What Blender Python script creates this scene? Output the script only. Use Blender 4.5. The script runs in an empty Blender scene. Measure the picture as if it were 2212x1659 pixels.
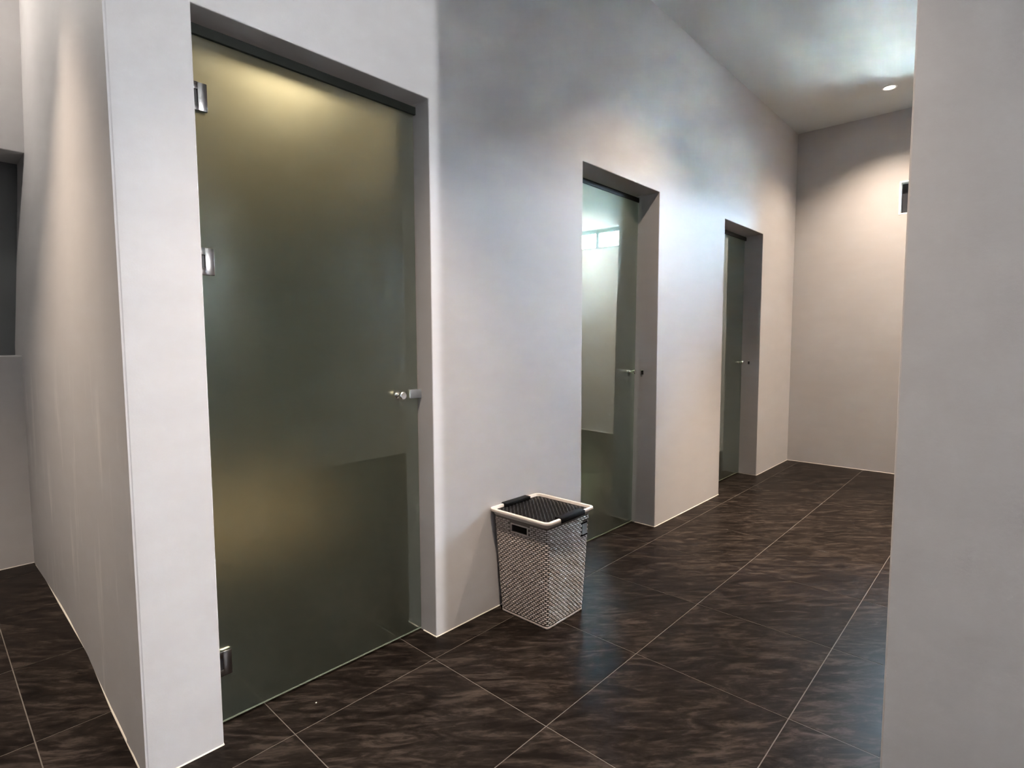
import bpy, bmesh, math, random
from mathutils import Vector, Matrix

random.seed(7)
scene = bpy.context.scene
COL = scene.collection

# ------------------------------------------------------------------ camera
W_PX, H_PX, F_PX = 2212.0, 1659.0, 1194.2
YAW, PITCH, ROLL = 0.745948, -0.0756993, -0.0040190
CAM = Vector((0.0, -1.8666, 1.3142))
fw = Vector((math.cos(PITCH) * math.cos(YAW), math.cos(PITCH) * math.sin(YAW), math.sin(PITCH)))
rt = fw.cross(Vector((0, 0, 1))).normalized()
up = rt.cross(fw)
r2 = rt * math.cos(ROLL) + up * math.sin(ROLL)
u2 = -rt * math.sin(ROLL) + up * math.cos(ROLL)
cam_data = bpy.data.cameras.new('camera')
cam = bpy.data.objects.new('camera', cam_data)
COL.objects.link(cam)
cam.matrix_world = Matrix(((r2.x, u2.x, -fw.x, CAM.x), (r2.y, u2.y, -fw.y, CAM.y),
                           (r2.z, u2.z, -fw.z, CAM.z), (0, 0, 0, 1)))
cam_data.sensor_fit = 'HORIZONTAL'
cam_data.sensor_width = 36.0
cam_data.lens = 36.0 * F_PX / W_PX
cam_data.clip_start = 0.02
cam_data.clip_end = 200
scene.camera = cam

# ------------------------------------------------------------------ sky, exposure
SKY = 335.0
world = bpy.data.worlds.new('world')
scene.world = world
world.use_nodes = True
bg = world.node_tree.nodes['Background']
bg.inputs['Color'].default_value = (0.59, 0.785, 1.0, 1)
bg.inputs['Strength'].default_value = SKY
sun_data = bpy.data.lights.new('sun', 'SUN')
sun_data.energy = 2350.0; sun_data.angle = 0.01; sun_data.color = (1.0, 0.97, 0.9)
sun = bpy.data.objects.new('sun', sun_data); COL.objects.link(sun)
sun.rotation_euler = (0, math.radians(-38), math.radians(-20))     # from over the roof, onto the lawn outside
vs = scene.view_settings
vs.view_transform = 'Standard'
vs.look = 'None'
vs.gamma = 1.0
vs.use_curve_mapping = False
vs.exposure = 0.0
cy = scene.cycles
cy.max_bounces = 5; cy.diffuse_bounces = 4; cy.glossy_bounces = 3
cy.transmission_bounces = 4; cy.transparent_max_bounces = 6
cy.adaptive_threshold = 0.1
cy.use_light_tree = False
cy.sample_clamp_indirect = 2500.0
cy.caustics_reflective = False; cy.caustics_refractive = False

# lamp strengths (watts of each lamp's light)
P_CORR = 520.0      # recessed corridor downlights
P_END = 260.0
P_BACK = 410.0      # white lamp in the room behind the camera
P_SIDE = 540.0       # warm downlight over the side passage
P_ROOM = 9.5       # warm lamp behind the first glass door
P_PASS = 36.0
P_DIM = 22.0       # lamps added in the other stalls to brighten their glass
WARM = (1.0, 0.81, 0.64)
NEUT = (0.95, 0.97, 1.0)

# measurements read off the photograph (metres)
D = [(0.620, 1.516, 0.100), (2.614, 3.506, 0.170), (4.630, 5.538, 0.167)]   # door openings: x0, x1, depth of the glass
HD, HC, XF = 2.325, 3.50, 6.509
TH = 0.25
YR, YC, XB = -3.30, -5.20, -2.60
XP, YP = 1.40, -1.6772
YBACK = 2.454
WIN = (-2.969, -0.920, 2.520, 2.832)

# ------------------------------------------------------------------ helpers
def tag(o, label=None, cat=None, group=None, kind=None):
    if label: o['label'] = label
    if cat: o['category'] = cat
    if group: o['group'] = group
    if kind: o['kind'] = kind
    return o

def link(name, me, mat=None, parent=None):
    o = bpy.data.objects.new(name, me)
    COL.objects.link(o)
    if mat is not None and me is not None and not me.materials:
        me.materials.append(mat)
    if parent is not None:
        o.parent = parent
    return o

def empty(name, loc):
    o = bpy.data.objects.new(name, None)
    o.empty_display_size = 0.1
    o.location = loc
    COL.objects.link(o)
    return o

def finish(bm, name, smooth=False, angle=None):
    bmesh.ops.recalc_face_normals(bm, faces=bm.faces)
    me = bpy.data.meshes.new(name)
    bm.to_mesh(me)
    bm.free()
    if smooth:
        for p in me.polygons: p.use_smooth = True
        if angle is not None:
            try: me.set_sharp_from_angle(angle=math.radians(angle))
            except Exception: pass
    return me

def add_box(bm, a, b, bevel=0.0, seg=2):
    x0, y0, z0 = a; x1, y1, z1 = b
    vv = [bm.verts.new(p) for p in ((x0,y0,z0),(x1,y0,z0),(x1,y1,z0),(x0,y1,z0),(x0,y0,z1),(x1,y0,z1),(x1,y1,z1),(x0,y1,z1))]
    fs = [bm.faces.new([vv[i] for i in q]) for q in ((0,3,2,1),(4,5,6,7),(0,1,5,4),(1,2,6,5),(2,3,7,6),(3,0,4,7))]
    if bevel > 0:
        es = list({e for f in fs for e in f.edges})
        bmesh.ops.bevel(bm, geom=es, offset=bevel, segments=seg, affect='EDGES', profile=0.5)

def box(name, a, b, mat, parent=None, bevel=0.0, seg=2, smooth=False):
    bm = bmesh.new()
    add_box(bm, a, b, bevel, seg)
    return link(name, finish(bm, name, smooth, 40), mat, parent)

def add_lathe(bm, prof, seg, M):
    """prof = [(radius, height)], axis +z, then transformed by M"""
    rings = []
    for r, h in prof:
        if r < 1e-6:
            rings.append([bm.verts.new(M @ Vector((0, 0, h)))])
        else:
            rings.append([bm.verts.new(M @ Vector((r*math.cos(2*math.pi*i/seg), r*math.sin(2*math.pi*i/seg), h))) for i in range(seg)])
    for A, B in zip(rings, rings[1:]):
        for i in range(seg):
            j = (i+1) % seg
            if len(A) == 1 and len(B) == 1: continue
            if len(A) == 1: bm.faces.new((A[0], B[j], B[i]))
            elif len(B) == 1: bm.faces.new((A[i], A[j], B[0]))
            else: bm.faces.new((A[i], A[j], B[j], B[i]))

def lathe(name, prof, seg, M, mat, parent=None, angle=35):
    bm = bmesh.new()
    add_lathe(bm, prof, seg, M)
    return link(name, finish(bm, name, True, angle), mat, parent)

def wall_cells(name, us, vs_, holes, fmap, t, mat, bevel=0.004):
    """a slab with rectangular openings: cells on a (u,v) grid, extruded by t; fmap(u,v,w) -> xyz"""
    bm = bmesh.new()
    cache = {}
    def V(u, v, w):
        k = (round(u,5), round(v,5), w)
        if k not in cache: cache[k] = bm.verts.new(fmap(u, v, w))
        return cache[k]
    def solid(i, j):
        if not (0 <= i < len(us)-1 and 0 <= j < len(vs_)-1): return False
        cu, cv = (us[i]+us[i+1])/2, (vs_[j]+vs_[j+1])/2
        return not any(h[0] < cu < h[1] and h[2] < cv < h[3] for h in holes)
    for i in range(len(us)-1):
        for j in range(len(vs_)-1):
            if not solid(i, j): continue
            a, b, c, d = us[i], us[i+1], vs_[j], vs_[j+1]
            bm.faces.new((V(a,c,0), V(b,c,0), V(b,d,0), V(a,d,0)))
            bm.faces.new((V(a,c,t), V(a,d,t), V(b,d,t), V(b,c,t)))
            if not solid(i-1, j): bm.faces.new((V(a,c,0), V(a,d,0), V(a,d,t), V(a,c,t)))
            if not solid(i+1, j): bm.faces.new((V(b,c,0), V(b,c,t), V(b,d,t), V(b,d,0)))
            if not solid(i, j-1): bm.faces.new((V(a,c,0), V(a,c,t), V(b,c,t), V(b,c,0)))
            if not solid(i, j+1): bm.faces.new((V(a,d,0), V(b,d,0), V(b,d,t), V(a,d,t)))
    bmesh.ops.recalc_face_normals(bm, faces=bm.faces)
    bmesh.ops.dissolve_limit(bm, angle_limit=math.radians(1), verts=bm.verts, edges=bm.edges)
    o = link(name, finish(bm, name), mat)
    if bevel:
        m = o.modifiers.new('bevel', 'BEVEL')
        m.width = bevel; m.segments = 2; m.limit_method = 'ANGLE'; m.angle_limit = math.radians(40)
    return o

# ------------------------------------------------------------------ materials
def nmat(name):
    m = bpy.data.materials.new(name)
    m.use_nodes = True
    nt = m.node_tree
    return m, nt, nt.nodes['Principled BSDF']

def N(nt, t, **kw):
    n = nt.nodes.new(t)
    for k, v in kw.items():
        if k in n.inputs: n.inputs[k].default_value = v
        else: setattr(n, k, v)
    return n

def simple(name, col, rough=0.5, metal=0.0, noise=0.06, scale=40, bump=0.0):
    m, nt, p = nmat(name)
    tc = N(nt, 'ShaderNodeTexCoord')
    nz = N(nt, 'ShaderNodeTexNoise', Scale=scale, Detail=4.0)
    nt.links.new(tc.outputs['Object'], nz.inputs['Vector'])
    mx = N(nt, 'ShaderNodeMixRGB', blend_type='MIX')
    mx.inputs[1].default_value = tuple(c*(1-noise) for c in col) + (1,)
    mx.inputs[2].default_value = tuple(min(1, c*(1+noise)) for c in col) + (1,)
    nt.links.new(nz.outputs['Fac'], mx.inputs[0])
    nt.links.new(mx.outputs[0], p.inputs['Base Color'])
    p.inputs['Roughness'].default_value = rough
    p.inputs['Metallic'].default_value = metal
    if bump:
        b = N(nt, 'ShaderNodeBump', Strength=bump, Distance=0.002)
        nt.links.new(nz.outputs['Fac'], b.inputs['Height'])
        nt.links.new(b.outputs[0], p.inputs['Normal'])
    return m

def plaster(name, col, smear=0.0, spec=0.3):
    """painted trowelled cement: faint clouding, fine grain, optional pale vertical smears"""
    m, nt, p = nmat(name)
    tc = N(nt, 'ShaderNodeTexCoord')
    big = N(nt, 'ShaderNodeTexNoise', Scale=1.3, Detail=5.0, Roughness=0.6)
    mp = N(nt, 'ShaderNodeMapping'); mp.inputs['Scale'].default_value = (7, 7, 22)
    hor = N(nt, 'ShaderNodeTexNoise', Scale=0.55, Detail=4.0)
    fine = N(nt, 'ShaderNodeTexNoise', Scale=160.0, Detail=2.0)
    nt.links.new(tc.outputs['Object'], big.inputs['Vector'])
    nt.links.new(tc.outputs['Object'], mp.inputs['Vector'])
    nt.links.new(mp.outputs[0], hor.inputs['Vector'])
    nt.links.new(tc.outputs['Object'], fine.inputs['Vector'])
    a = N(nt, 'ShaderNodeMixRGB', blend_type='MIX')
    a.inputs[1].default_value = tuple(c*0.95 for c in col) + (1,)
    a.inputs[2].default_value = tuple(c*1.05 for c in col) + (1,)
    nt.links.new(big.outputs['Fac'], a.inputs[0])
    b = N(nt, 'ShaderNodeMixRGB', blend_type='OVERLAY'); b.inputs[0].default_value = 0.05
    nt.links.new(a.outputs[0], b.inputs[1]); nt.links.new(hor.outputs['Fac'], b.inputs[2])
    last = b.outputs[0]
    if smear:
        mp2 = N(nt, 'ShaderNodeMapping'); mp2.inputs['Scale'].default_value = (10, 9, 1.6)
        st = N(nt, 'ShaderNodeTexNoise', Scale=1.0, Detail=6.0, Roughness=0.65)
        nt.links.new(tc.outputs['Object'], mp2.inputs['Vector']); nt.links.new(mp2.outputs[0], st.inputs['Vector'])
        rp = N(nt, 'ShaderNodeValToRGB')
        rp.color_ramp.elements[0].position = 0.56; rp.color_ramp.elements[0].color = (0, 0, 0, 1)
        rp.color_ramp.elements[1].position = 0.74; rp.color_ramp.elements[1].color = (1, 1, 1, 1)
        nt.links.new(st.outputs['Fac'], rp.inputs[0])
        # scuffs only up to about hip height
        sep = N(nt, 'ShaderNodeSeparateXYZ'); nt.links.new(tc.outputs['Object'], sep.inputs[0])
        mr = N(nt, 'ShaderNodeMapRange'); mr.inputs['From Min'].default_value = 1.35; mr.inputs['From Max'].default_value = 0.9
        mr.inputs['To Min'].default_value = 0.0; mr.inputs['To Max'].default_value = smear
        nt.links.new(sep.outputs['Z'], mr.inputs['Value'])
        mu = N(nt, 'ShaderNodeMath', operation='MULTIPLY')
        nt.links.new(rp.outputs[0], mu.inputs[0]); nt.links.new(mr.outputs[0], mu.inputs[1])
        c = N(nt, 'ShaderNodeMixRGB', blend_type='MIX'); c.inputs[2].default_value = (0.78, 0.74, 0.70, 1)
        nt.links.new(mu.outputs[0], c.inputs[0]); nt.links.new(last, c.inputs[1])
        last = c.outputs[0]
    nt.links.new(last, p.inputs['Base Color'])
    p.inputs['Roughness'].default_value = 0.62
    p.inputs['Specular IOR Level'].default_value = spec
    ad = N(nt, 'ShaderNodeMath', operation='MULTIPLY_ADD'); ad.inputs[1].default_value = 5.0
    nt.links.new(hor.outputs['Fac'], ad.inputs[0]); nt.links.new(fine.outputs['Fac'], ad.inputs[2])
    bp = N(nt, 'ShaderNodeBump', Strength=0.12, Distance=0.0012)
    nt.links.new(ad.outputs[0], bp.inputs['Height'])
    nt.links.new(bp.outputs[0], p.inputs['Normal'])
    return m

M_WALL = plaster('wall_paint', (0.48, 0.462, 0.457))
M_SIDE = plaster('side_wall_paint', (0.48, 0.462, 0.457), smear=0.5)
M_ROOM = plaster('room_paint', (0.27, 0.275, 0.29))
M_CEIL = plaster('ceiling_paint', (0.60, 0.615, 0.60))
M_STALL = simple('stall_tile', (0.032, 0.032, 0.029), 0.4, noise=0.2, scale=4)
M_STALLP = plaster('stall_paint', (0.55, 0.52, 0.47))
M_BOUNCE = simple('green_bounce', (0.42, 0.50, 0.36), 0.5, noise=0.15, scale=10)  # pale green so the added ledges reflect light into the door glass
M_LEDGE = simple('ledge_fill', (0.75, 0.62, 0.47), 0.5, noise=0.15, scale=10)  # pale tan so the invented ledge shows bright through the glass
M_NICHE = simple('niche_back', (0.10, 0.105, 0.105), 0.35, noise=0.1, scale=3)  # recess back, a darker and glossier grey than the walls
M_CAULK = simple('caulk', (0.60, 0.56, 0.50), 0.6, noise=0.12, scale=25)
M_GROUT = simple('grout', (0.115, 0.100, 0.087), 0.8, noise=0.25, scale=12)
M_CHROME = simple('chrome', (0.86, 0.85, 0.82), 0.2, 1.0, noise=0.02)
M_STEEL = simple('brushed_steel', (0.22, 0.225, 0.235), 0.38, 0.6, noise=0.05)
M_BLACK = simple('black_rubber', (0.012, 0.011, 0.011), 0.5)
M_PLBLK = simple('black_plastic', (0.004, 0.0042, 0.005), 0.5, noise=0.1)
M_PLBLK.node_tree.nodes['Principled BSDF'].inputs['Specular IOR Level'].default_value = 0.10
M_RIDGE = simple('ridge_plastic', (0.011, 0.012, 0.0135), 0.35, noise=0.15)
M_HINGE = simple('satin_chrome', (0.36, 0.345, 0.34), 0.22, 1.0, noise=0.03)
M_LITEDGE = simple('lit_edge', (0.20, 0.225, 0.17), 0.3)  # pale green that paints the lit look of the glass edge
M_STOP = simple('door_stop', (0.009, 0.011, 0.008), 0.5)
M_STOP.node_tree.nodes['Principled BSDF'].inputs['Specular IOR Level'].default_value = 0.2
M_ALU = simple('dark_aluminium', (0.025, 0.027, 0.032), 0.4, 0.3)
M_REVEAL = simple('white_reveal', (0.82, 0.84, 0.84), 0.5, noise=0.02)
M_PLAST = simple('ivory_plastic', (0.60, 0.545, 0.50), 0.42, noise=0.04, scale=80)
M_WEAVE = simple('woven_plastic', (0.44, 0.385, 0.355), 0.42, noise=0.1, scale=120)
M_GAPS = simple('gap_shade', (0.13, 0.11, 0.10), 0.5, noise=0.1, scale=60)  # dark shell colour paints shade into the gaps of the weave
M_TAG = simple('grey_tag', (0.30, 0.32, 0.33), 0.4, noise=0.05)
M_CLOTH = simple('pale_cloth', (0.75, 0.77, 0.70), 0.9, noise=0.1, scale=60)
M_LAWN = simple('lawn', (0.35, 0.37, 0.345), 0.9, noise=0.35, scale=6)
M_SKYLINE = simple('skyline_block', (0.17, 0.185, 0.19), 0.8, noise=0.1, scale=3)  # colour of the added outside wall, chosen for its reflected light

def tile_mat():
    m, nt, p = nmat('slate_tile')
    tc = N(nt, 'ShaderNodeTexCoord'); oi = N(nt, 'ShaderNodeObjectInfo')
    off = N(nt, 'ShaderNodeVectorMath', operation='SCALE'); off.inputs[0].default_value = (17.3, 9.1, 5.7)
    nt.links.new(oi.outputs['Random'], off.inputs['Scale'])
    add = N(nt, 'ShaderNodeVectorMath', operation='ADD')
    nt.links.new(tc.outputs['Object'], add.inputs[0]); nt.links.new(off.outputs[0], add.inputs[1])
    rot = N(nt, 'ShaderNodeMapping'); rot.inputs['Rotation'].default_value = (0, 0, math.radians(45))
    nt.links.new(add.outputs[0], rot.inputs['Vector'])
    def streak(sc, scale, det, rough, dist):
        mp = N(nt, 'ShaderNodeMapping'); mp.inputs['Scale'].default_value = sc
        nt.links.new(rot.outputs[0], mp.inputs['Vector'])
        z = N(nt, 'ShaderNodeTexNoise', Scale=scale, Detail=det, Roughness=rough, Distortion=dist)
        nt.links.new(mp.outputs[0], z.inputs['Vector'])
        return z
    s1 = streak((1.3, 5.0, 1), 3.2, 8.0, 0.66, 1.6)
    s2 = streak((3.0, 11, 1), 5.0, 6.0, 0.65, 1.0)
    cl = streak((1, 1.6, 1), 2.0, 3.0, 0.5, 0.3)
    r1 = N(nt, 'ShaderNodeValToRGB')
    e = r1.color_ramp.elements
    e[0].position = 0.41; e[0].color = (0.0056, 0.0041, 0.0035, 1)
    e[1].position = 0.64; e[1].color = (0.044, 0.0345, 0.029, 1)
    k = r1.color_ramp.elements.new(0.51); k.color = (0.0135, 0.0102, 0.0086, 1)
    mixf = N(nt, 'ShaderNodeMath', operation='MULTIPLY_ADD'); mixf.inputs[1].default_value = 0.32
    nt.links.new(s2.outputs['Fac'], mixf.inputs[0])
    h = N(nt, 'ShaderNodeMath', operation='MULTIPLY'); h.inputs[1].default_value = 0.68
    nt.links.new(s1.outputs['Fac'], h.inputs[0]); nt.links.new(h.outputs[0], mixf.inputs[2])
    nt.links.new(mixf.outputs[0], r1.inputs[0])
    br = N(nt, 'ShaderNodeMixRGB', blend_type='MULTIPLY'); br.inputs[0].default_value = 1.0
    vr = N(nt, 'ShaderNodeMapRange'); vr.inputs['To Min'].default_value = 0.82; vr.inputs['To Max'].default_value = 1.25
    vr.inputs['From Min'].default_value = 0.3; vr.inputs['From Max'].default_value = 0.7
    nt.links.new(cl.outputs['Fac'], vr.inputs['Value'])
    nt.links.new(r1.outputs[0], br.inputs[1]); nt.links.new(vr.outputs[0], br.inputs[2])
    nt.links.new(br.outputs[0], p.inputs['Base Color'])
    rr = N(nt, 'ShaderNodeMapRange'); rr.inputs['To Min'].default_value = 0.28; rr.inputs['To Max'].default_value = 0.42
    nt.links.new(mixf.outputs[0], rr.inputs['Value']); nt.links.new(rr.outputs[0], p.inputs['Roughness'])
    p.inputs['IOR'].default_value = 1.20
    p.inputs['Specular IOR Level'].default_value = 0.25
    b = N(nt, 'ShaderNodeBump', Strength=0.25, Distance=0.0015)
    nt.links.new(mixf.outputs[0], b.inputs['Height']); nt.links.new(b.outputs[0], p.inputs['Normal'])
    return m
M_TILE = tile_mat()

def frosted_mat():
    m = bpy.data.materials.new('frosted_glass'); m.use_nodes = True
    nt = m.node_tree; nt.nodes.clear()
    out = N(nt, 'ShaderNodeOutputMaterial')
    ref = N(nt, 'ShaderNodeBsdfRefraction', Roughness=0.5, IOR=1.45); ref.inputs['Color'].default_value = (0.86, 0.88, 0.82, 1)
    dif = N(nt, 'ShaderNodeBsdfDiffuse'); dif.inputs['Color'].default_value = (0.30, 0.35, 0.27, 1)
    mx = N(nt, 'ShaderNodeMixShader'); mx.inputs[0].default_value = 0.07
    nt.links.new(ref.outputs[0], mx.inputs[1]); nt.links.new(dif.outputs[0], mx.inputs[2])
    gl = N(nt, 'ShaderNodeBsdfGlossy', Roughness=0.002); gl.inputs['Color'].default_value = (0.88, 1.0, 0.99, 1)
    lw = N(nt, 'ShaderNodeLayerWeight', Blend=0.5)
    fr = N(nt, 'ShaderNodeMapRange')
    for k_, v_ in (('From Min', 0.10), ('From Max', 0.42), ('To Min', 0.03), ('To Max', 0.42)): fr.inputs[k_].default_value = v_
    nt.links.new(lw.outputs['Facing'], fr.inputs['Value'])
    m2 = N(nt, 'ShaderNodeMixShader')
    nt.links.new(fr.outputs[0], m2.inputs[0]); nt.links.new(mx.outputs[0], m2.inputs[1]); nt.links.new(gl.outputs[0], m2.inputs[2])
    nt.links.new(m2.outputs[0], out.inputs[0])
    return m
M_FROST = frosted_mat()

def pane_mat():
    m = bpy.data.materials.new('window_glass'); m.use_nodes = True
    nt = m.node_tree; nt.nodes.clear()
    out = N(nt, 'ShaderNodeOutputMaterial')
    tr = N(nt, 'ShaderNodeBsdfTransparent'); tr.inputs['Color'].default_value = (0.94, 0.97, 0.96, 1)
    gl = N(nt, 'ShaderNodeBsdfGlossy', Roughness=0.01)
    fr = N(nt, 'ShaderNodeFresnel', IOR=1.45)
    mx = N(nt, 'ShaderNodeMixShader')
    nt.links.new(fr.outputs[0], mx.inputs[0]); nt.links.new(tr.outputs[0], mx.inputs[1]); nt.links.new(gl.outputs[0], mx.inputs[2])
    nt.links.new(mx.outputs[0], out.inputs[0])
    return m
M_PANE = pane_mat()

def emit_mat(name, col, s):
    m, nt, p = nmat(name)
    p.inputs['Base Color'].default_value = (*col, 1)
    p.inputs['Emission Color'].default_value = (*col, 1)
    p.inputs['Emission Strength'].default_value = s
    return m

# ------------------------------------------------------------------ shell
def struct(o, label, cat):
    return tag(o, label, cat, kind='structure')

# floor: a grouted slab that carries every tile
PITCH_T, GAP = 0.600, 0.0032
floor = box('floor', (XB-0.2, YC-0.2, -0.08), (XF+0.2, YBACK+0.5, -0.0010), M_GROUT)
struct(floor, 'dark slate-look tiled floor with thin pale grout lines', 'floor')
bm = bmesh.new(); hs = (PITCH_T-GAP)/2
add_box(bm, (-hs, -hs, -0.008), (hs, hs, 0.0), 0.0005, 1)
tile_me = finish(bm, 'tile'); tile_me.materials.append(M_TILE)
X0, Y0 = 0.200, -0.126
for i in range(-5, 11):
    for j in range(-9, 5):
        cx, cy = X0+(i+0.5)*PITCH_T, Y0+(j+0.5)*PITCH_T
        if cx-hs < XB-0.15 or cx+hs > XF+0.55 or cy-hs < YC-0.6 or cy+hs > YBACK+0.6: continue
        if cx > XP+0.5 and cy < YR-0.3: continue
        t = link('tile', tile_me, parent=floor)
        t.location = (cx, cy, random.uniform(-0.0003, 0.0002))

# the wall with the three glass doors
us = sorted({0.405, XF+0.25, *[v for d in D for v in d[:2]]})
wall_left = wall_cells('wall_left', us, [-0.05, HD, HC+0.05], [(d[0], d[1], -1, HD) for d in D],
                       lambda u, v, w: (u, w, v), TH, M_WALL)
struct(wall_left, 'pale grey plastered wall pierced by three tall glass doors', 'wall')

# the return of that wall along the side passage: hand-trowelled, wavy and leaning a little
def lerp(tab, x):
    if x <= tab[0][0]: return tab[0][1]
    for (a, p), (b, q) in zip(tab, tab[1:]):
        if x <= b: return p + (q-p)*(x-a)/(b-a)
    return tab[-1][1]
PLAN = [(0.0, 0.402), (0.1, 0.404), (0.29, 0.408), (0.49, 0.412), (0.84, 0.427), (1.0, 0.433), (1.62, 0.432), (2.06, 0.434), (2.46, 0.426), (2.9, 0.426)]
LEAN = [(0, 0.0), (1.24, 0.004), (1.889, 0.049), (2.42, 0.081), (3.28, 0.103), (3.55, 0.108)]
bm = bmesh.new()
ny, nz = 40, 24
grid = []
for i in range(ny+1):
    y = 0.0015 + (2.80-0.0015)*i/ny
    row = []
    for k in range(nz+1):
        z = -0.05 + (HC+0.10)*k/nz
        x = lerp(PLAN, y) + lerp(LEAN, z)*min(1.0, y/2.454)**1.4 + 0.003*math.sin(5.1*y+0.6*z)*min(1, y*2) - 0.001
        row.append((bm.verts.new((x, y, z)), bm.verts.new((0.615, y, z))))
    grid.append(row)
for i in range(ny):
    for k in range(nz):
        a, b, c, d = grid[i][k], grid[i+1][k], grid[i+1][k+1], grid[i][k+1]
        bm.faces.new((a[0], d[0], c[0], b[0])); bm.faces.new((a[1], b[1], c[1], d[1]))
for i in range(ny):
    for k in (0, nz):
        bm.faces.new((grid[i][k][0], grid[i+1][k][0], grid[i+1][k][1], grid[i][k][1]))
for k in range(nz):
    for i in (0, ny):
        bm.faces.new((grid[i][k][0], grid[i][k][1], grid[i][k+1][1], grid[i][k+1][0]))
side = link('wall_side', finish(bm, 'wall_side', True, 30), M_SIDE)
struct(side, 'scuffed wavy plaster return wall at the left running away along the side passage', 'wall')

# end wall of the side passage with a dark recess
NI = (-0.9, 0.70, 1.245, 2.42)
wall_back = wall_cells('wall_back', [XB-0.05, NI[0], NI[1], 0.9], [-0.05, NI[2], NI[3], HC+0.05], [NI],
                       lambda u, v, w: (u, YBACK+w, v), 0.32, M_WALL)
struct(wall_back, 'shadowy plaster end wall of the side passage with a dark recess', 'wall')
rb = box('wall_recess', (NI[0]-0.05, YBACK+0.30, NI[2]-0.05), (NI[1]+0.05, YBACK+0.36, NI[3]+0.05), M_NICHE)
struct(rb, 'dark grey back of the recess in the side passage end wall', 'wall')

# far end wall with the high strip window
wall_far = wall_cells('wall_far', [YR-0.25, WIN[0], WIN[1], 0.02], [-0.05, WIN[2], WIN[3], HC+0.05], [(WIN[0], WIN[1], WIN[2], WIN[3])],
                      lambda u, v, w: (XF+w, u, v), 0.15, M_WALL, bevel=0.003)
struct(wall_far, 'plain plaster end wall of the corridor under the small high window', 'wall')

wall_right = box('wall_right', (XP+0.18, YR-0.2, -0.05), (XF+0.2, YR, HC+0.05), M_WALL)
struct(wall_right, 'plain plaster wall on the far right side of the corridor', 'wall')
pillar = box('wall_front', (XP, YC-0.1, -0.05), (XP+0.18, YP, HC+0.05), M_WALL, bevel=0.004)
struct(pillar, 'flat grey wall end close to the camera at the right edge', 'wall')
wcr = box('wall_room', (XB-0.2, YC-0.2, -0.05), (XP+0.1, YC, HC+0.05), M_ROOM)
struct(wcr, 'plain plaster wall of the room behind the camera', 'wall')
wbh = box('wall_behind', (XB-0.2, YC-0.1, -0.05), (XB, YBACK+0.1, HC+0.05), M_ROOM)
struct(wbh, 'plain plaster wall behind the camera', 'wall')
ceiling = box('ceiling', (XB-0.2, YC-0.2, HC), (XF+0.22, YBACK+0.5, HC+0.12), M_CEIL)
struct(ceiling, 'smooth pale ceiling above the corridor', 'ceiling')

# stalls behind the glass doors: dark tiled to 2.25 m, pale paint above, lowered ceiling
SY, ZD, ZS = 2.25, 2.30, 3.15
def stall_wall(name, a, b, label):
    o = box(name, (a[0], a[1], -0.05), (b[0], b[1], ZS+0.3), M_STALLP)
    struct(o, label, 'wall')
    d = box('tile_cladding', (a[0]-0.008, a[1]-0.008, -0.04), (b[0]+0.008, b[1]+0.008, ZD), M_STALL); d.parent = o
    return o
stall_wall('wall_partition', (2.05, TH+0.01), (2.20, SY-0.01), 'dark partition between the first and second stall')
stall_wall('wall_partition', (4.02, TH+0.01), (4.16, SY-0.01), 'dark partition between the second and third stall')
stall_wall('wall_partition', (6.30, TH+0.01), (6.45, SY-0.01), 'dark partition closing the third stall')
stall_wall('wall_stall', (0.60, SY), (6.47, SY+0.12), 'rear wall of the stalls seen blurred through frosted glass')
w = box('ceiling_stall', (0.60, TH-0.02, ZS), (6.47, SY+0.10, ZS+0.06), M_STALLP)
struct(w, 'lowered ceiling over the stalls', 'ceiling')
w = box('trim_8', (0.63, 1.40, 0.0), (1.85, SY-0.01, 0.20), M_LEDGE, bevel=0.006)  # invented ledge, put in for the brown brightness low in the glass
struct(w, 'low tan ledge added to brighten the lower part of the first door', 'ledge')

w = box('trim_9', (2.25, 0.75, 0.0), (3.97, SY-0.01, 0.10), M_BOUNCE, bevel=0.006)  # added ledges here and in the farthest stall, reflecting light into the glass
struct(w, 'low pale green ledge added to brighten the foot of the middle door', 'ledge')
w = box('trim_10', (4.22, 0.75, 0.0), (6.25, SY-0.01, 0.10), M_BOUNCE, bevel=0.006)
struct(w, 'low pale green ledge added to brighten the foot of the farthest door', 'ledge')
# pale caulk beads where the walls meet the floor
def bead(name, pts, label, w=0.005, h=0.0045):
    """pts along the wall foot with the outward normal: (x, y, nx, ny)"""
    bm = bmesh.new(); rings = []
    for x, y, nx, ny in pts:
        rings.append([bm.verts.new((x-nx*0.004, y-ny*0.004, -0.004)), bm.verts.new((x+nx*w, y+ny*w, -0.002)),
                      bm.verts.new((x+nx*w*0.45, y+ny*w*0.45, h*0.55)), bm.verts.new((x-nx*0.004, y-ny*0.004, h))])
    for A, B in zip(rings, rings[1:]):
        for i in range(4):
            bm.faces.new((A[i], A[(i+1) % 4], B[(i+1) % 4], B[i]))
    bm.faces.new(rings[0]); bm.faces.new(rings[-1])
    return struct(link(name, finish(bm, name), M_CAULK), label, 'trim')
bead('trim_1', [(0.405+0.02*i, 0, 0, -1) for i in range(0, 11)] + [(D[0][0], 0, 0, -1)], 'caulk bead at the foot of the wall left of the first glass door')
bead('trim_2', [(D[0][1], D[0][2]-0.01, -1, 0), (D[0][1], -0.004, -1, 0), (D[0][1]-0.004, 0, 0, -1), (D[1][0], 0, 0, -1)], 'caulk bead at the foot of the wall behind the laundry basket')
bead('trim_3', [(D[1][1], D[1][2]-0.01, -1, 0), (D[1][1], -0.004, -1, 0), (D[1][1]-0.004, 0, 0, -1), (D[2][0], 0, 0, -1)], 'caulk bead at the foot of the wall between the second and third glass doors')
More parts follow.
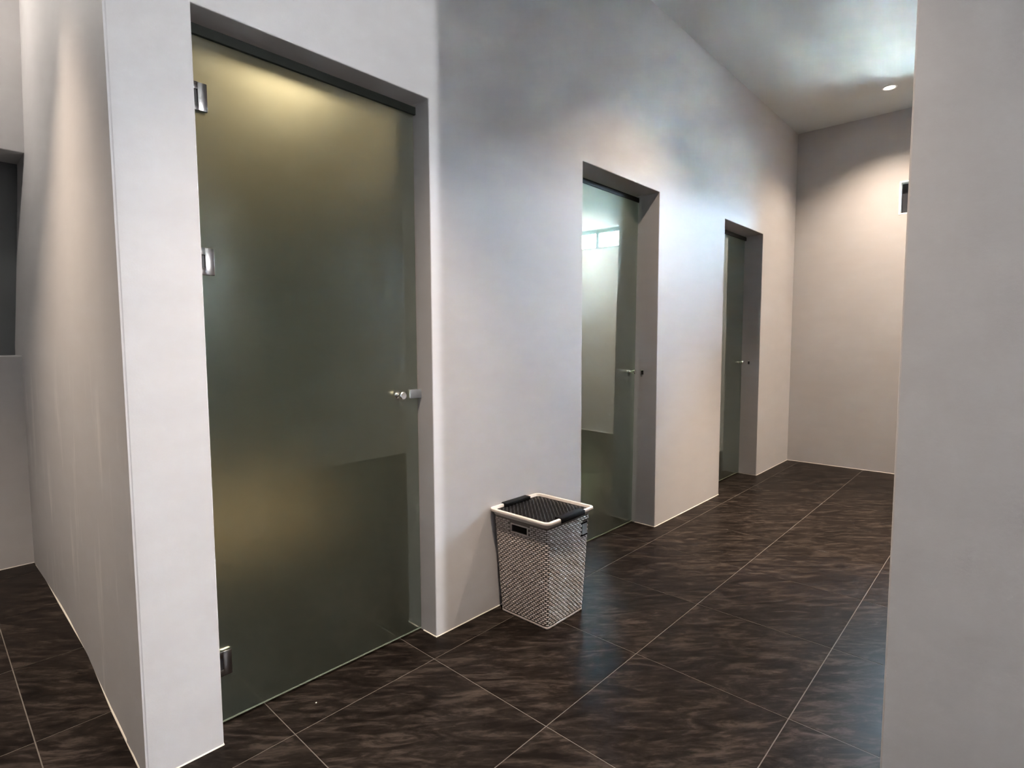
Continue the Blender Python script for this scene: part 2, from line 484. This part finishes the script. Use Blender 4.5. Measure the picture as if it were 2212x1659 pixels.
bead('trim_4', [(D[2][1], D[2][2]-0.01, -1, 0), (D[2][1], -0.004, -1, 0), (D[2][1]-0.004, 0, 0, -1), (XF, 0, 0, -1)], 'caulk bead at the foot of the wall past the third glass door')
bead('trim_5', [(XF, 0.0, -1, 0), (XF, YR, -1, 0)], 'caulk bead at the foot of the far end wall')
bead('trim_6', [(lerp(PLAN, y), y, -1, 0) for y in [0.002+0.06*k for k in range(41)]], 'caulk bead at the foot of the wavy side wall')
bead('trim_7', [(XB, YBACK, 0, -1), (0.45, YBACK, 0, -1)], 'caulk bead at the foot of the side passage end wall')

# ------------------------------------------------------------------ windows
def make_window(name, u0, u1, z0, z1, npan, fmap, origin, label):
    """fmap(u, w, z): u along the wall, w depth outwards from the room face"""
    win = empty(name, origin)
    struct(win, label, 'window')
    def wpart(nm, a, b, mat):
        p, q = fmap(*a), fmap(*b)
        lo_ = tuple(min(p[i], q[i]) for i in range(3)); hi_ = tuple(max(p[i], q[i]) for i in range(3))
        o = box(nm, lo_, hi_, mat)
        o.parent = win
        o.matrix_parent_inverse = Matrix.Translation(-Vector(origin))
    RV, FB, WD = 0.012, 0.046, 0.085
    wpart('reveal_lining', (u0, -0.002, z1-RV), (u1, 0.145, z1+0.001), M_REVEAL)
    wpart('reveal_lining', (u0, -0.002, z0-0.001), (u1, 0.145, z0+RV), M_REVEAL)
    wpart('reveal_lining', (u1-RV, -0.002, z0+RV), (u1+0.001, 0.145, z1-RV), M_REVEAL)
    wpart('reveal_lining', (u0-0.001, -0.002, z0+RV), (u0+RV, 0.145, z1-RV), M_REVEAL)
    ua, ub, za, zb = u0+RV, u1-RV, z0+RV, z1-RV
    wpart('frame_rail', (ua, WD, za), (ub, WD+0.04, za+FB), M_ALU)
    wpart('frame_rail', (ua, WD, zb-FB), (ub, WD+0.04, zb), M_ALU)
    ms = [ua + (ub-ua)*k/npan for k in range(npan+1)]
    for k, m_ in enumerate(ms):
        a_, b_ = (m_, m_+FB) if k == 0 else ((m_-FB, m_) if k == npan else (m_-FB/2, m_+FB/2))
        wpart('frame_post', (a_, WD, za+FB), (b_, WD+0.04, zb-FB), M_ALU)
    for k in range(npan):
        a_ = ms[k] + (FB if k == 0 else FB/2); b_ = ms[k+1] - (FB if k == npan-1 else FB/2)
        wpart('pane', (a_-0.004, WD+0.018, za+FB-0.004), (b_+0.004, WD+0.022, zb-FB+0.004), M_PANE)
make_window('window_1', *WIN, 3, lambda u, w, z: (XF+w, u, z), (XF+0.1, (WIN[0]+WIN[1])/2, WIN[2]), 'small high strip window with dark frame in the far end wall')
gw = box('wall_skyline', (XF+6.0, -9.7, -0.45), (XF+6.3, 12, 3.35), M_SKYLINE)  # unseen wall added to block low sky and reflect pale daylight inside
struct(gw, 'unseen wall added outside to block the low sky beyond the far window', 'wall')
lawn = box('ground', (0.0, -20, -0.5), (XF+24, 12, -0.4), M_LAWN)
struct(lawn, 'pale lawn around the building outside the windows', 'ground')

# ------------------------------------------------------------------ doors
def make_door(n, x0, x1, yg, label, lean=0.0):
    root = empty('door_%d' % n, (x0, yg, 0))
    struct(root, label, 'door')
    inv = Matrix.Translation(-Vector(root.location))
    def P(o, par=root):
        o.parent = par
        if par is root: o.matrix_parent_inverse = inv
        return o
    t = 0.010
    zt = HD-0.012
    g = P(box('glass_panel', (x0+0.008, yg, 0.011), (x1-0.006, yg+t, zt), M_FROST, None, 0.0008, 1))
    tag(g, 'greenish frosted glass door leaf')
    if lean:      # the leaf hangs slightly out of plumb
        mid = Vector((0, yg, HD/2))
        g.data.transform(Matrix.Translation(mid) @ Matrix.Rotation(lean, 4, 'X') @ Matrix.Translation(-mid))
    P(box('lit_edge_strip', (x0+0.009, yg-0.0012, 0.0105), (x1-0.007, yg+0.002, 0.0155), M_LITEDGE))  # pale strip painting the light caught in the glass's bottom edge
    P(box('top_stop', (x0+0.001, yg-0.014, HD-0.044), (x1-0.001, yg-0.0015, HD-0.012), M_STOP, None, 0.001, 1))
    return root, P
d1, P1 = make_door(1, *D[0], 'tall frosted glass door nearest the camera, glowing warm at the top')
d2, P2 = make_door(2, *D[1], 'frosted glass door in the middle, behind the laundry basket, mirroring the window', lean=math.radians(0.6))
d3, P3 = make_door(3, *D[2], 'narrow-looking frosted glass door farthest down the corridor')

def hinge(P, x0, yg, zc, h=0.088):
    bm = bmesh.new()
    # front clamp plate with a slot: four bars round the cut-out
    xa, xb = x0+0.014, x0+0.067
    sa, sb = x0+0.014, x0+0.038          # slot
    z_0, z_1 = zc-h/2, zc+h/2
    yo, yi = yg-0.012, yg-0.0005
    add_box(bm, (sb, yo, z_0), (xb, yi, z_1), 0.003)
    add_box(bm, (xa, yo, zc+0.020), (sb+0.002, yi, z_1), 0.002)
    add_box(bm, (xa, yo, z_0), (sb+0.002, yi, zc-0.020), 0.002)
    hp = P(link('hinge', finish(bm, 'hinge', True, 40), M_HINGE))
    tag(hp, 'polished chrome glass hinge')
    s = box('hinge_slot', (xa, yo+0.006, zc-0.021), (sb+0.003, yi, zc+0.021), M_BLACK); s.parent = hp
    b = box('back_plate', (xa, yg+0.0105, z_0), (xb, yg+0.020, z_1), M_CHROME, bevel=0.003); b.parent = hp
    k = lathe('knuckle', [(0, -0.018), (0.0075, -0.018), (0.0075, 0.018), (0, 0.018)], 16, Matrix.Translation((x0+0.006, yo+0.002, zc)), M_CHROME); k.parent = hp
    wp = box('wall_plate', (x0-0.001, yg-0.045, z_0), (x0+0.005, yg+0.035, z_1), M_CHROME, bevel=0.0015); wp.parent = hp
    for o in (s, b, k, wp): o.matrix_parent_inverse = Matrix.Identity(4)
    return hp
for zc in (2.094, 1.578, 0.222):
    hinge(P1, D[0][0], D[0][2], zc)
for P_, d in ((P2, D[1]), (P3, D[2])):
    for zc in (2.094, 0.222): hinge(P_, d[0], d[2], zc)

def knob(P, x, yg, z):
    M = Matrix.Translation((x, yg, z)) @ Matrix.Rotation(math.radians(90), 4, 'X') @ Matrix.Scale(1.25, 4)
    k = P(lathe('knob', [(0, 0.0), (0.011, 0.0), (0.011, 0.004), (0.0065, 0.007), (0.0065, 0.014), (0.0095, 0.020), (0.0135, 0.033), (0.0135, 0.037), (0.011, 0.0395), (0, 0.0395)], 24, M, M_CHROME))
    tag(k, 'small polished chrome door knob')
    Mb = Matrix.Translation((x, yg+0.010, z)) @ Matrix.Rotation(math.radians(-90), 4, 'X')
    b = P(lathe('inner_knob', [(0, 0.0), (0.011, 0.0), (0.0065, 0.007), (0.0065, 0.014), (0.0135, 0.033), (0, 0.038)], 20, Mb, M_CHROME))
knob(P1, 1.400, D[0][2], 1.089)
knob(P2, 3.425, D[1][2], 1.102)
knob(P3, 5.440, D[2][2], 1.107)
# latch of the first door
bm = bmesh.new(); add_box(bm, (1.458, 0.079, 1.071), (1.5165, 0.0995, 1.109), 0.0015)
lt = P1(link('latch', finish(bm, 'latch', True, 40), M_STEEL)); tag(lt, 'square brushed steel latch block beside the knob')
l2 = box('latch_edge', (1.4535, 0.0815, 1.0725), (1.4585, 0.0985, 1.1075), M_CHROME, bevel=0.001); l2.parent = lt
for P_, d, yy, zz in ((P2, D[1], 0.113, 1.097), (P3, D[2], 0.100, 1.105)):
    s = P_(box('strike_hole', (d[1]-0.002, yy-0.008, zz-0.016), (d[1]+0.004, yy+0.008, zz+0.012), M_BLACK, bevel=0.001))
    c = P_(box('strike_lip', (d[1]-0.004, yy-0.008, zz+0.012), (d[1]+0.004, yy+0.008, zz+0.018), M_CHROME, bevel=0.001))

# a scrap of cloth caught behind the first door's hinge side
bm = bmesh.new()
cols = 7; rows = 14
gv = []
for r in range(rows+1):
    f = r/rows
    z = 1.360 - 0.100*f
    wdt = 0.011 + 0.016*f
    row = []
    for c in range(cols+1):
        g_ = c/cols
        x = 0.655 + 0.004*math.sin(3*f) + wdt*g_ + 0.004*f*g_
        zz = z - (0.012*math.sin(7*g_+1.2) if r == rows else 0) - 0.006*g_*f
        y = 0.1165 + 0.004*math.sin(9*g_+2*f) * (0.4+0.6*f)
        row.append(bm.verts.new((x, y, zz)))
    gv.append(row)
for r in range(rows):
    for c in range(cols):
        bm.faces.new((gv[r][c], gv[r][c+1], gv[r+1][c+1], gv[r+1][c]))
cl = link('cloth_scrap', finish(bm, 'cloth_scrap', True), M_CLOTH)
sm = cl.modifiers.new('solid', 'SOLIDIFY'); sm.thickness = 0.0012; sm.offset = 1
tag(cl, 'pale crumpled cloth end showing through the first glass door at its hinge side', 'cloth')

# ------------------------------------------------------------------ lamps
def downlight(x, y, z, power, col, label, size=92, blend=1.0, group='recessed corridor downlights', r=0.040, es=40):
    root = empty('downlight', (x, y, z))
    tag(root, label, 'downlight', group)
    T = Matrix.Identity(4)
    lathe('trim_ring', [(r+0.004, -0.001), (r+0.016, -0.001), (r+0.016, -0.004), (r+0.012, -0.006), (r+0.004, -0.006), (r, -0.003), (r, 0.0), (r+0.004, -0.001)], 40, T, M_REVEAL, root)
    lathe('lens', [(0, -0.0035), (r*0.7, -0.003), (r, -0.0015), (r, -0.0005), (0, -0.0005)], 32, T, emit_mat('lamp_lens', (1.0, 0.86, 0.66), es), root)
    ld = bpy.data.lights.new('lamp_light', 'SPOT')
    ld.energy = power; ld.color = col
    ld.spot_size = math.radians(size); ld.spot_blend = blend; ld.shadow_soft_size = 0.03
    lo = bpy.data.objects.new('lamp_light', ld); COL.objects.link(lo)
    lo.parent = root; lo.location = (0, 0, -0.015)
    return root
downlight(5.872, -0.905, HC, P_END, WARM, 'lit recessed downlight in the ceiling near the far end wall', size=124)
downlight(3.20, -0.93, HC, P_CORR*0.6, WARM, 'recessed downlight in the ceiling in front of the middle door', size=112)
downlight(4.08, -0.93, HC, P_CORR*1.9, WARM, 'added downlight in the ceiling between the middle and farthest doors', size=50)  # added to warm the lower wall between the two doors
downlight(1.10, -0.86, HC, P_CORR*1.18, WARM, 'recessed downlight in the ceiling in front of the nearest door', size=74)
downlight(-0.28, 0.82, HC, P_SIDE, WARM, 'recessed downlight in the ceiling washing the wavy side wall', size=76, group='passage lamps')
downlight(5.872, -2.45, HC, P_END*2.2, WARM, 'recessed downlight in the ceiling under the right half of the window', size=124)
# opal globe lamps: one hangs in the room behind the camera, one lights the side passage
def globe_lamp(x, y, drop, power, col, label, r=0.036):
    root = empty('globe_lamp', (x, y, HC))
    tag(root, label, 'lamp')
    I4 = Matrix.Identity(4)
    lathe('lamp_base', [(0, 0), (0.05, 0), (0.05, -0.02), (0.012, -0.03), (0, -0.03)], 32, I4, M_REVEAL, root)
    lathe('cord', [(0.004, -0.03), (0.004, -drop+r)], 8, I4, M_BLACK, root)
    lathe('globe', [(0, -drop+r)] + [(r*math.sin(a), -drop+r*math.cos(a)) for a in [math.pi*k/12 for k in range(1, 12)]] + [(0, -drop-r)], 24,
          I4, emit_mat('globe_glass', (1, 0.95, 0.88), 8), root)
    ld = bpy.data.lights.new('lamp_light', 'POINT'); ld.energy = power; ld.color = col; ld.shadow_soft_size = r
    lo = bpy.data.objects.new('lamp_light', ld); COL.objects.link(lo); lo.parent = root; lo.location = (0, 0, -drop-r*2.2)
globe_lamp(1.157, -4.15, 1.45, P_BACK, NEUT, 'white globe pendant hanging in the room behind the camera')
globe_lamp(-0.35, 2.00, 0.12, P_PASS, (1.0, 0.93, 0.86), 'small globe lamp on the ceiling of the side passage')
# warm lamp in the first stall
root = empty('stall_lamp', (1.50, 1.15, ZS))
tag(root, 'warm ceiling lamp glowing behind the top of the first frosted door', 'lamp')
lathe('lamp_base', [(0, 0), (0.11, 0), (0.11, -0.02), (0.10, -0.025), (0, -0.025)], 32, Matrix.Identity(4), M_REVEAL, root)
lathe('diffuser', [(0.095, -0.025), (0.09, -0.05), (0.05, -0.065), (0, -0.07)], 32, Matrix.Identity(4), emit_mat('warm_diffuser', (1.0, 0.78, 0.48), 1.2), root)
ld = bpy.data.lights.new('lamp_light', 'POINT'); ld.energy = P_ROOM; ld.color = (1.0, 0.78, 0.48); ld.shadow_soft_size = 0.15
lo = bpy.data.objects.new('lamp_light', ld); COL.objects.link(lo); lo.parent = root; lo.location = (0, 0, -0.24)
ld = bpy.data.lights.new('lamp_light', 'SPOT'); ld.energy = P_ROOM*21; ld.color = (1.0, 0.78, 0.50); ld.shadow_soft_size = 0.05  # extra beam added to brighten the ledge below
ld.spot_size = math.radians(84); ld.spot_blend = 1.0
lo = bpy.data.objects.new('lamp_light', ld); COL.objects.link(lo); lo.parent = root; lo.location = (0, 0, -0.08)
for x, lab in ((3.15, 'dim lamp added inside the middle stall to brighten its glass'), (5.2, 'dim lamp added inside the farthest stall to brighten its glass')):
    root = empty('stall_lamp', (x + 0.15, 1.35, ZS))  # added lamp, there to lift the brightness of the door glass
    tag(root, lab, 'lamp')
    lathe('lamp_base', [(0, 0), (0.08, 0), (0.08, -0.02), (0, -0.025)], 32, Matrix.Identity(4), M_REVEAL, root)
    lathe('diffuser', [(0.07, -0.022), (0.06, -0.04), (0, -0.05)], 32, Matrix.Identity(4), M_PLAST, root)
    ld = bpy.data.lights.new('lamp_light', 'POINT'); ld.energy = P_DIM if x < 4 else P_DIM*0.25; ld.color = (0.84, 1.0, 0.80); ld.shadow_soft_size = 0.08
    lo = bpy.data.objects.new('lamp_light', ld); COL.objects.link(lo); lo.parent = root; lo.location = (0, 0, -0.16)
    ld = bpy.data.lights.new('lamp_light', 'SPOT'); ld.energy = P_DIM*(15 if x < 4 else 6); ld.color = (0.86, 1.0, 0.80); ld.shadow_soft_size = 0.05  # added beam that lights the reflecting ledge
    ld.spot_size = math.radians(80); ld.spot_blend = 1.0
    lo = bpy.data.objects.new('lamp_light', ld); COL.objects.link(lo); lo.parent = root; lo.location = (0, 0, -0.08)

# ------------------------------------------------------------------ laundry basket
BX, BY = 2.030, -0.186
bask = empty('laundry_basket', (BX, BY, 0))
tag(bask, 'light grey woven-look plastic laundry basket with black ridged lid beside the middle door', 'laundry basket')

def rrect(hx, hy, r, nc=5, extra=()):
    """closed rounded rectangle, counter-clockwise from the -y side; extra = breakpoints on the -x and +x sides"""
    pts = []
    def arc(cx, cy, a0):
        for k in range(nc+1):
            a = a0 + math.pi/2*k/nc
            pts.append((cx + r*math.cos(a), cy + r*math.sin(a)))
    arc(hx-r, -hy+r, -math.pi/2)
    for e in extra: pts.append((hx, e))
    arc(hx-r, hy-r, 0)
    arc(-hx+r, hy-r, math.pi/2)
    for e in reversed(extra): pts.append((-hx, e))
    arc(-hx+r, -hy+r, math.pi)
    return pts

ZB, ZT = 0.010, 0.492
def half(z):
    f = (z-ZB)/(ZT-ZB)
    return 0.1365 + (0.1640-0.1365)*f, 0.1450 + (0.1640-0.1450)*f
HOLE_Y = (-0.046, 0.050); HOLE_Z = (0.427, 0.460)
CR = 0.016
zs = [0.0, ZB, 0.06, 0.2, 0.34, HOLE_Z[0], HOLE_Z[1], ZT]
bm = bmesh.new(); rings = []
for z in zs:
    hx, hy = half(max(z, ZB))
    if z == 0.0: hx -= 0.004; hy -= 0.004
    rings.append([bm.verts.new((x, y, z)) for x, y in rrect(hx, hy, CR, 5, HOLE_Y)])
n = len(rings[0])
for k in range(len(zs)-1):
    for i in range(n):
        j = (i+1) % n
        A, B = rings[k][i].co, rings[k][j].co
        on_side = abs(A.x) > 0.12 and abs(A.x-B.x) < 1e-4
        if zs[k] == HOLE_Z[0] and on_side and abs((A.y+B.y)/2 - 0.002) < 0.03: continue
        bm.faces.new((rings[k][i], rings[k][j], rings[k+1][j], rings[k+1][i]))
bm.faces.new(list(reversed(rings[0])))
body = link('body', finish(bm, 'body', False), M_GAPS, bask)
so = body.modifiers.new('solid', 'SOLIDIFY'); so.thickness = 0.003; so.offset = -1

# woven bumps that wrap round the walls
def perim(hx, hy, r):
    pts = rrect(hx, hy, r, 5); L = [0.0]
    for a, b in zip(pts, pts[1:]+pts[:1]): L.append(L[-1]+math.hypot(b[0]-a[0], b[1]-a[1]))
    return pts, L
def at_s(pts, L, s):
    T = L[-1]; s %= T
    lo_, hi = 0, len(pts)
    while hi-lo_ > 1:
        mid = (lo_+hi)//2
        if L[mid] <= s: lo_ = mid
        else: hi = mid
    a, b = pts[lo_], pts[(lo_+1) % len(pts)]
    f = (s-L[lo_])/(L[lo_+1]-L[lo_]+1e-12)
    dx, dy = b[0]-a[0], b[1]-a[1]; l = math.hypot(dx, dy)+1e-12
    return a[0]+dx*f, a[1]+dy*f, dx/l, dy/l
bm = bmesh.new()
ROW = 0.0098; NB = 52
row = 0; z = 0.020
while z < 0.474:
    hx, hy = half(z); pts, L = perim(hx, hy, CR)
    stepw = L[-1]/NB
    for k in range(NB):
        s0 = (k + 0.5*(row % 2))*stepw
        cx, cy, tx, ty = at_s(pts, L, s0)
        if abs(cx) > 0.12 and HOLE_Z[0]-0.011 < z < HOLE_Z[1]+0.011 and HOLE_Y[0]-0.013 < cy < HOLE_Y[1]+0.013: continue
        if cy < -0.12 and 0.098 < cx < 0.146 and 0.380 < z < 0.452: continue
        prof = ((-0.5, 0.0008), (-0.28, 0.0030), (0.0, 0.0039), (0.28, 0.0030), (0.5, 0.0008))
        vvv = []
        for u, d_ in prof:
            px, py, ax, ay = at_s(pts, L, s0+u*stepw*0.86)
            nx, ny_ = ay, -ax
            hh = ROW*(0.47 if abs(u) < 0.4 else 0.30)
            col = []
            for q, dd in ((-1, -0.0006), (-0.45, d_), (0.45, d_), (1, -0.0006)):
                col.append(bm.verts.new((px+nx*dd, py+ny_*dd, z+q*hh)))
            vvv.append(col)
        for a, b in zip(vvv, vvv[1:]):
            for q in range(3): bm.faces.new((a[q], b[q], b[q+1], a[q+1]))
        bm.faces.new(vvv[0]); bm.faces.new(list(reversed(vvv[-1])))
    z += ROW; row += 1
wv = link('weave', finish(bm, 'weave', True, 60), M_WEAVE, bask)
tag(wv, kind='stuff')

# rim: flat flange with a rolled skirt
def ring_sweep(name, prof, base_hx, base_hy, base_r, mat, parent, nc=8):
    """prof = [(offset outward, z)] closed"""
    bm = bmesh.new(); rings = []
    for off, z in prof:
        rings.append([bm.verts.new((x, y, z)) for x, y in rrect(base_hx+off, base_hy+off, max(0.003, base_r+off), nc)])
    for A, B in zip(rings, rings[1:]+rings[:1]):
        for i in range(len(A)):
            j = (i+1) % len(A)
            bm.faces.new((A[i], A[j], B[j], B[i]))
    return link(name, finish(bm, name, True, 45), mat, parent)
rim = ring_sweep('rim', [(-0.014, 0.494), (-0.014, 0.513), (-0.011, 0.5165), (-0.003, 0.5170), (0.002, 0.5150), (0.003, 0.511), (0.003, 0.504), (0.0, 0.501), (-0.004, 0.4995), (-0.012, 0.494), (-0.019, 0.484), (-0.0225, 0.484)],
                 0.183, 0.183, 0.030, M_PLAST, bask)
tag(rim, 'pale ivory plastic rim')
ring_sweep('base_band', [(0.0, 0.000), (0.003, 0.003), (0.003, 0.010), (0.0, 0.013), (-0.002, 0.008)], 0.1365, 0.145, CR, M_WEAVE, bask)
for sx in (-1, 1):
    bm = bmesh.new()
    hx = half(0.443)[0]
    for (a0, a1, c0, c1) in ((HOLE_Y[0]-0.006, HOLE_Y[1]+0.006, HOLE_Z[1], HOLE_Z[1]+0.006), (HOLE_Y[0]-0.006, HOLE_Y[1]+0.006, HOLE_Z[0]-0.006, HOLE_Z[0]),
                             (HOLE_Y[0]-0.006, HOLE_Y[0], HOLE_Z[0], HOLE_Z[1]), (HOLE_Y[1], HOLE_Y[1]+0.006, HOLE_Z[0], HOLE_Z[1])):
        xs = sorted((sx*(hx-0.005), sx*(hx+0.0045)))
        add_box(bm, (xs[0], a0, c0), (xs[1], a1, c1), 0.0008, 1)
    h_ = link('handle_frame', finish(bm, 'handle_frame'), M_WEAVE, bask)
    tag(h_, 'raised frame of the oblong hand hole')

# black lid with diagonal ridges
bm = bmesh.new()
lo_r = [bm.verts.new((x, y, 0.4970)) for x, y in rrect(0.1685, 0.1685, 0.018, 6)]
hi_r = [bm.verts.new((x, y, 0.5035)) for x, y in rrect(0.1685, 0.1685, 0.018, 6)]
for i in range(len(lo_r)):
    j = (i+1) % len(lo_r); bm.faces.new((lo_r[i], lo_r[j], hi_r[j], hi_r[i]))
bm.faces.new(hi_r); bm.faces.new(list(reversed(lo_r)))
lid = link('lid', finish(bm, 'lid', False), M_PLBLK, bask)
tag(lid, 'black plastic lid with diagonal ridges')
PITCH_R = 0.0170; HL = 0.155
k = -12
while k <= 12:
    c = k*PITCH_R*math.sqrt(2)           # line x - y = c ... runs along (1,1)
    x_lo = max(-HL, -HL+c); x_hi = min(HL, HL+c)
    if x_hi - x_lo > 0.018:
        bm = bmesh.new(); seg = max(3, int((x_hi-x_lo)/0.02))
        prev = None
        for q in range(seg+1):
            x = x_lo + (x_hi-x_lo)*q/seg; y = x - c
            wob = 0.0012*math.sin(q*2.1+k)
            nx, ny_ = math.sqrt(.5), -math.sqrt(.5)
            zt_ = 0.5120 + 0.0008*math.sin(q*1.7+2*k)
            if q in (0, seg): zt_ = 0.5050
            cur = [bm.verts.new((x+nx*(o_+wob), y+ny_*(o_+wob), z_)) for o_, z_ in ((-0.0040, 0.5033), (-0.0018, zt_-0.001), (0.0, zt_), (0.0018, zt_-0.001), (0.0040, 0.5033))]
            if prev:
                for w_ in range(4): bm.faces.new((prev[w_], cur[w_], cur[w_+1], prev[w_+1]))
                bm.faces.new((prev[4], cur[4], cur[0], prev[0]))
            else: bm.faces.new(cur)
            prev = cur
        bm.faces.new(list(reversed(prev)))
        link('ridge', finish(bm, 'ridge', True, 50), M_RIDGE, lid)
    k += 1
for sy in (-1, 1):
    bm = bmesh.new()
    ys = sorted((sy*0.150, sy*0.1895))
    add_box(bm, (-0.090, ys[0], 0.5030), (0.090, ys[1], 0.5215), 0.003)
    ys2 = sorted((sy*0.1862, sy*0.1905))
    add_box(bm, (-0.090, ys2[0], 0.497), (0.090, ys2[1], 0.5190), 0.0015)
    tb = link('lid_tab', finish(bm, 'lid_tab', True, 40), M_PLBLK, lid)
    tag(tb, 'black lid clip gripping the rim')
# small grey tag on the front face
hy = half(0.416)[1]
tg = box('tag', (0.103, -hy-0.0050, 0.389), (0.141, -hy+0.001, 0.441), M_TAG, bask, 0.001)
tag(tg, 'small grey tag between two black clips')
for zc in (0.3855, 0.4450):
    c = box('clip', (0.100, -hy-0.0060, zc-0.004), (0.144, -hy+0.001, zc+0.004), M_PLBLK, None, 0.001); c.parent = tg

# a crumb on the floor by the first door
bm = bmesh.new()
bmesh.ops.create_icosphere(bm, subdivisions=2, radius=0.0026)
for v in bm.verts: v.co = Vector((v.co.x*1.2, v.co.y, v.co.z*0.7)) * random.uniform(0.85, 1.15)
cr = link('crumb', finish(bm, 'crumb', True), M_CLOTH); cr.location = (0.927, -0.028, 0.0017)
tag(cr, 'tiny white crumb on the dark tile before the first glass door', 'crumb')
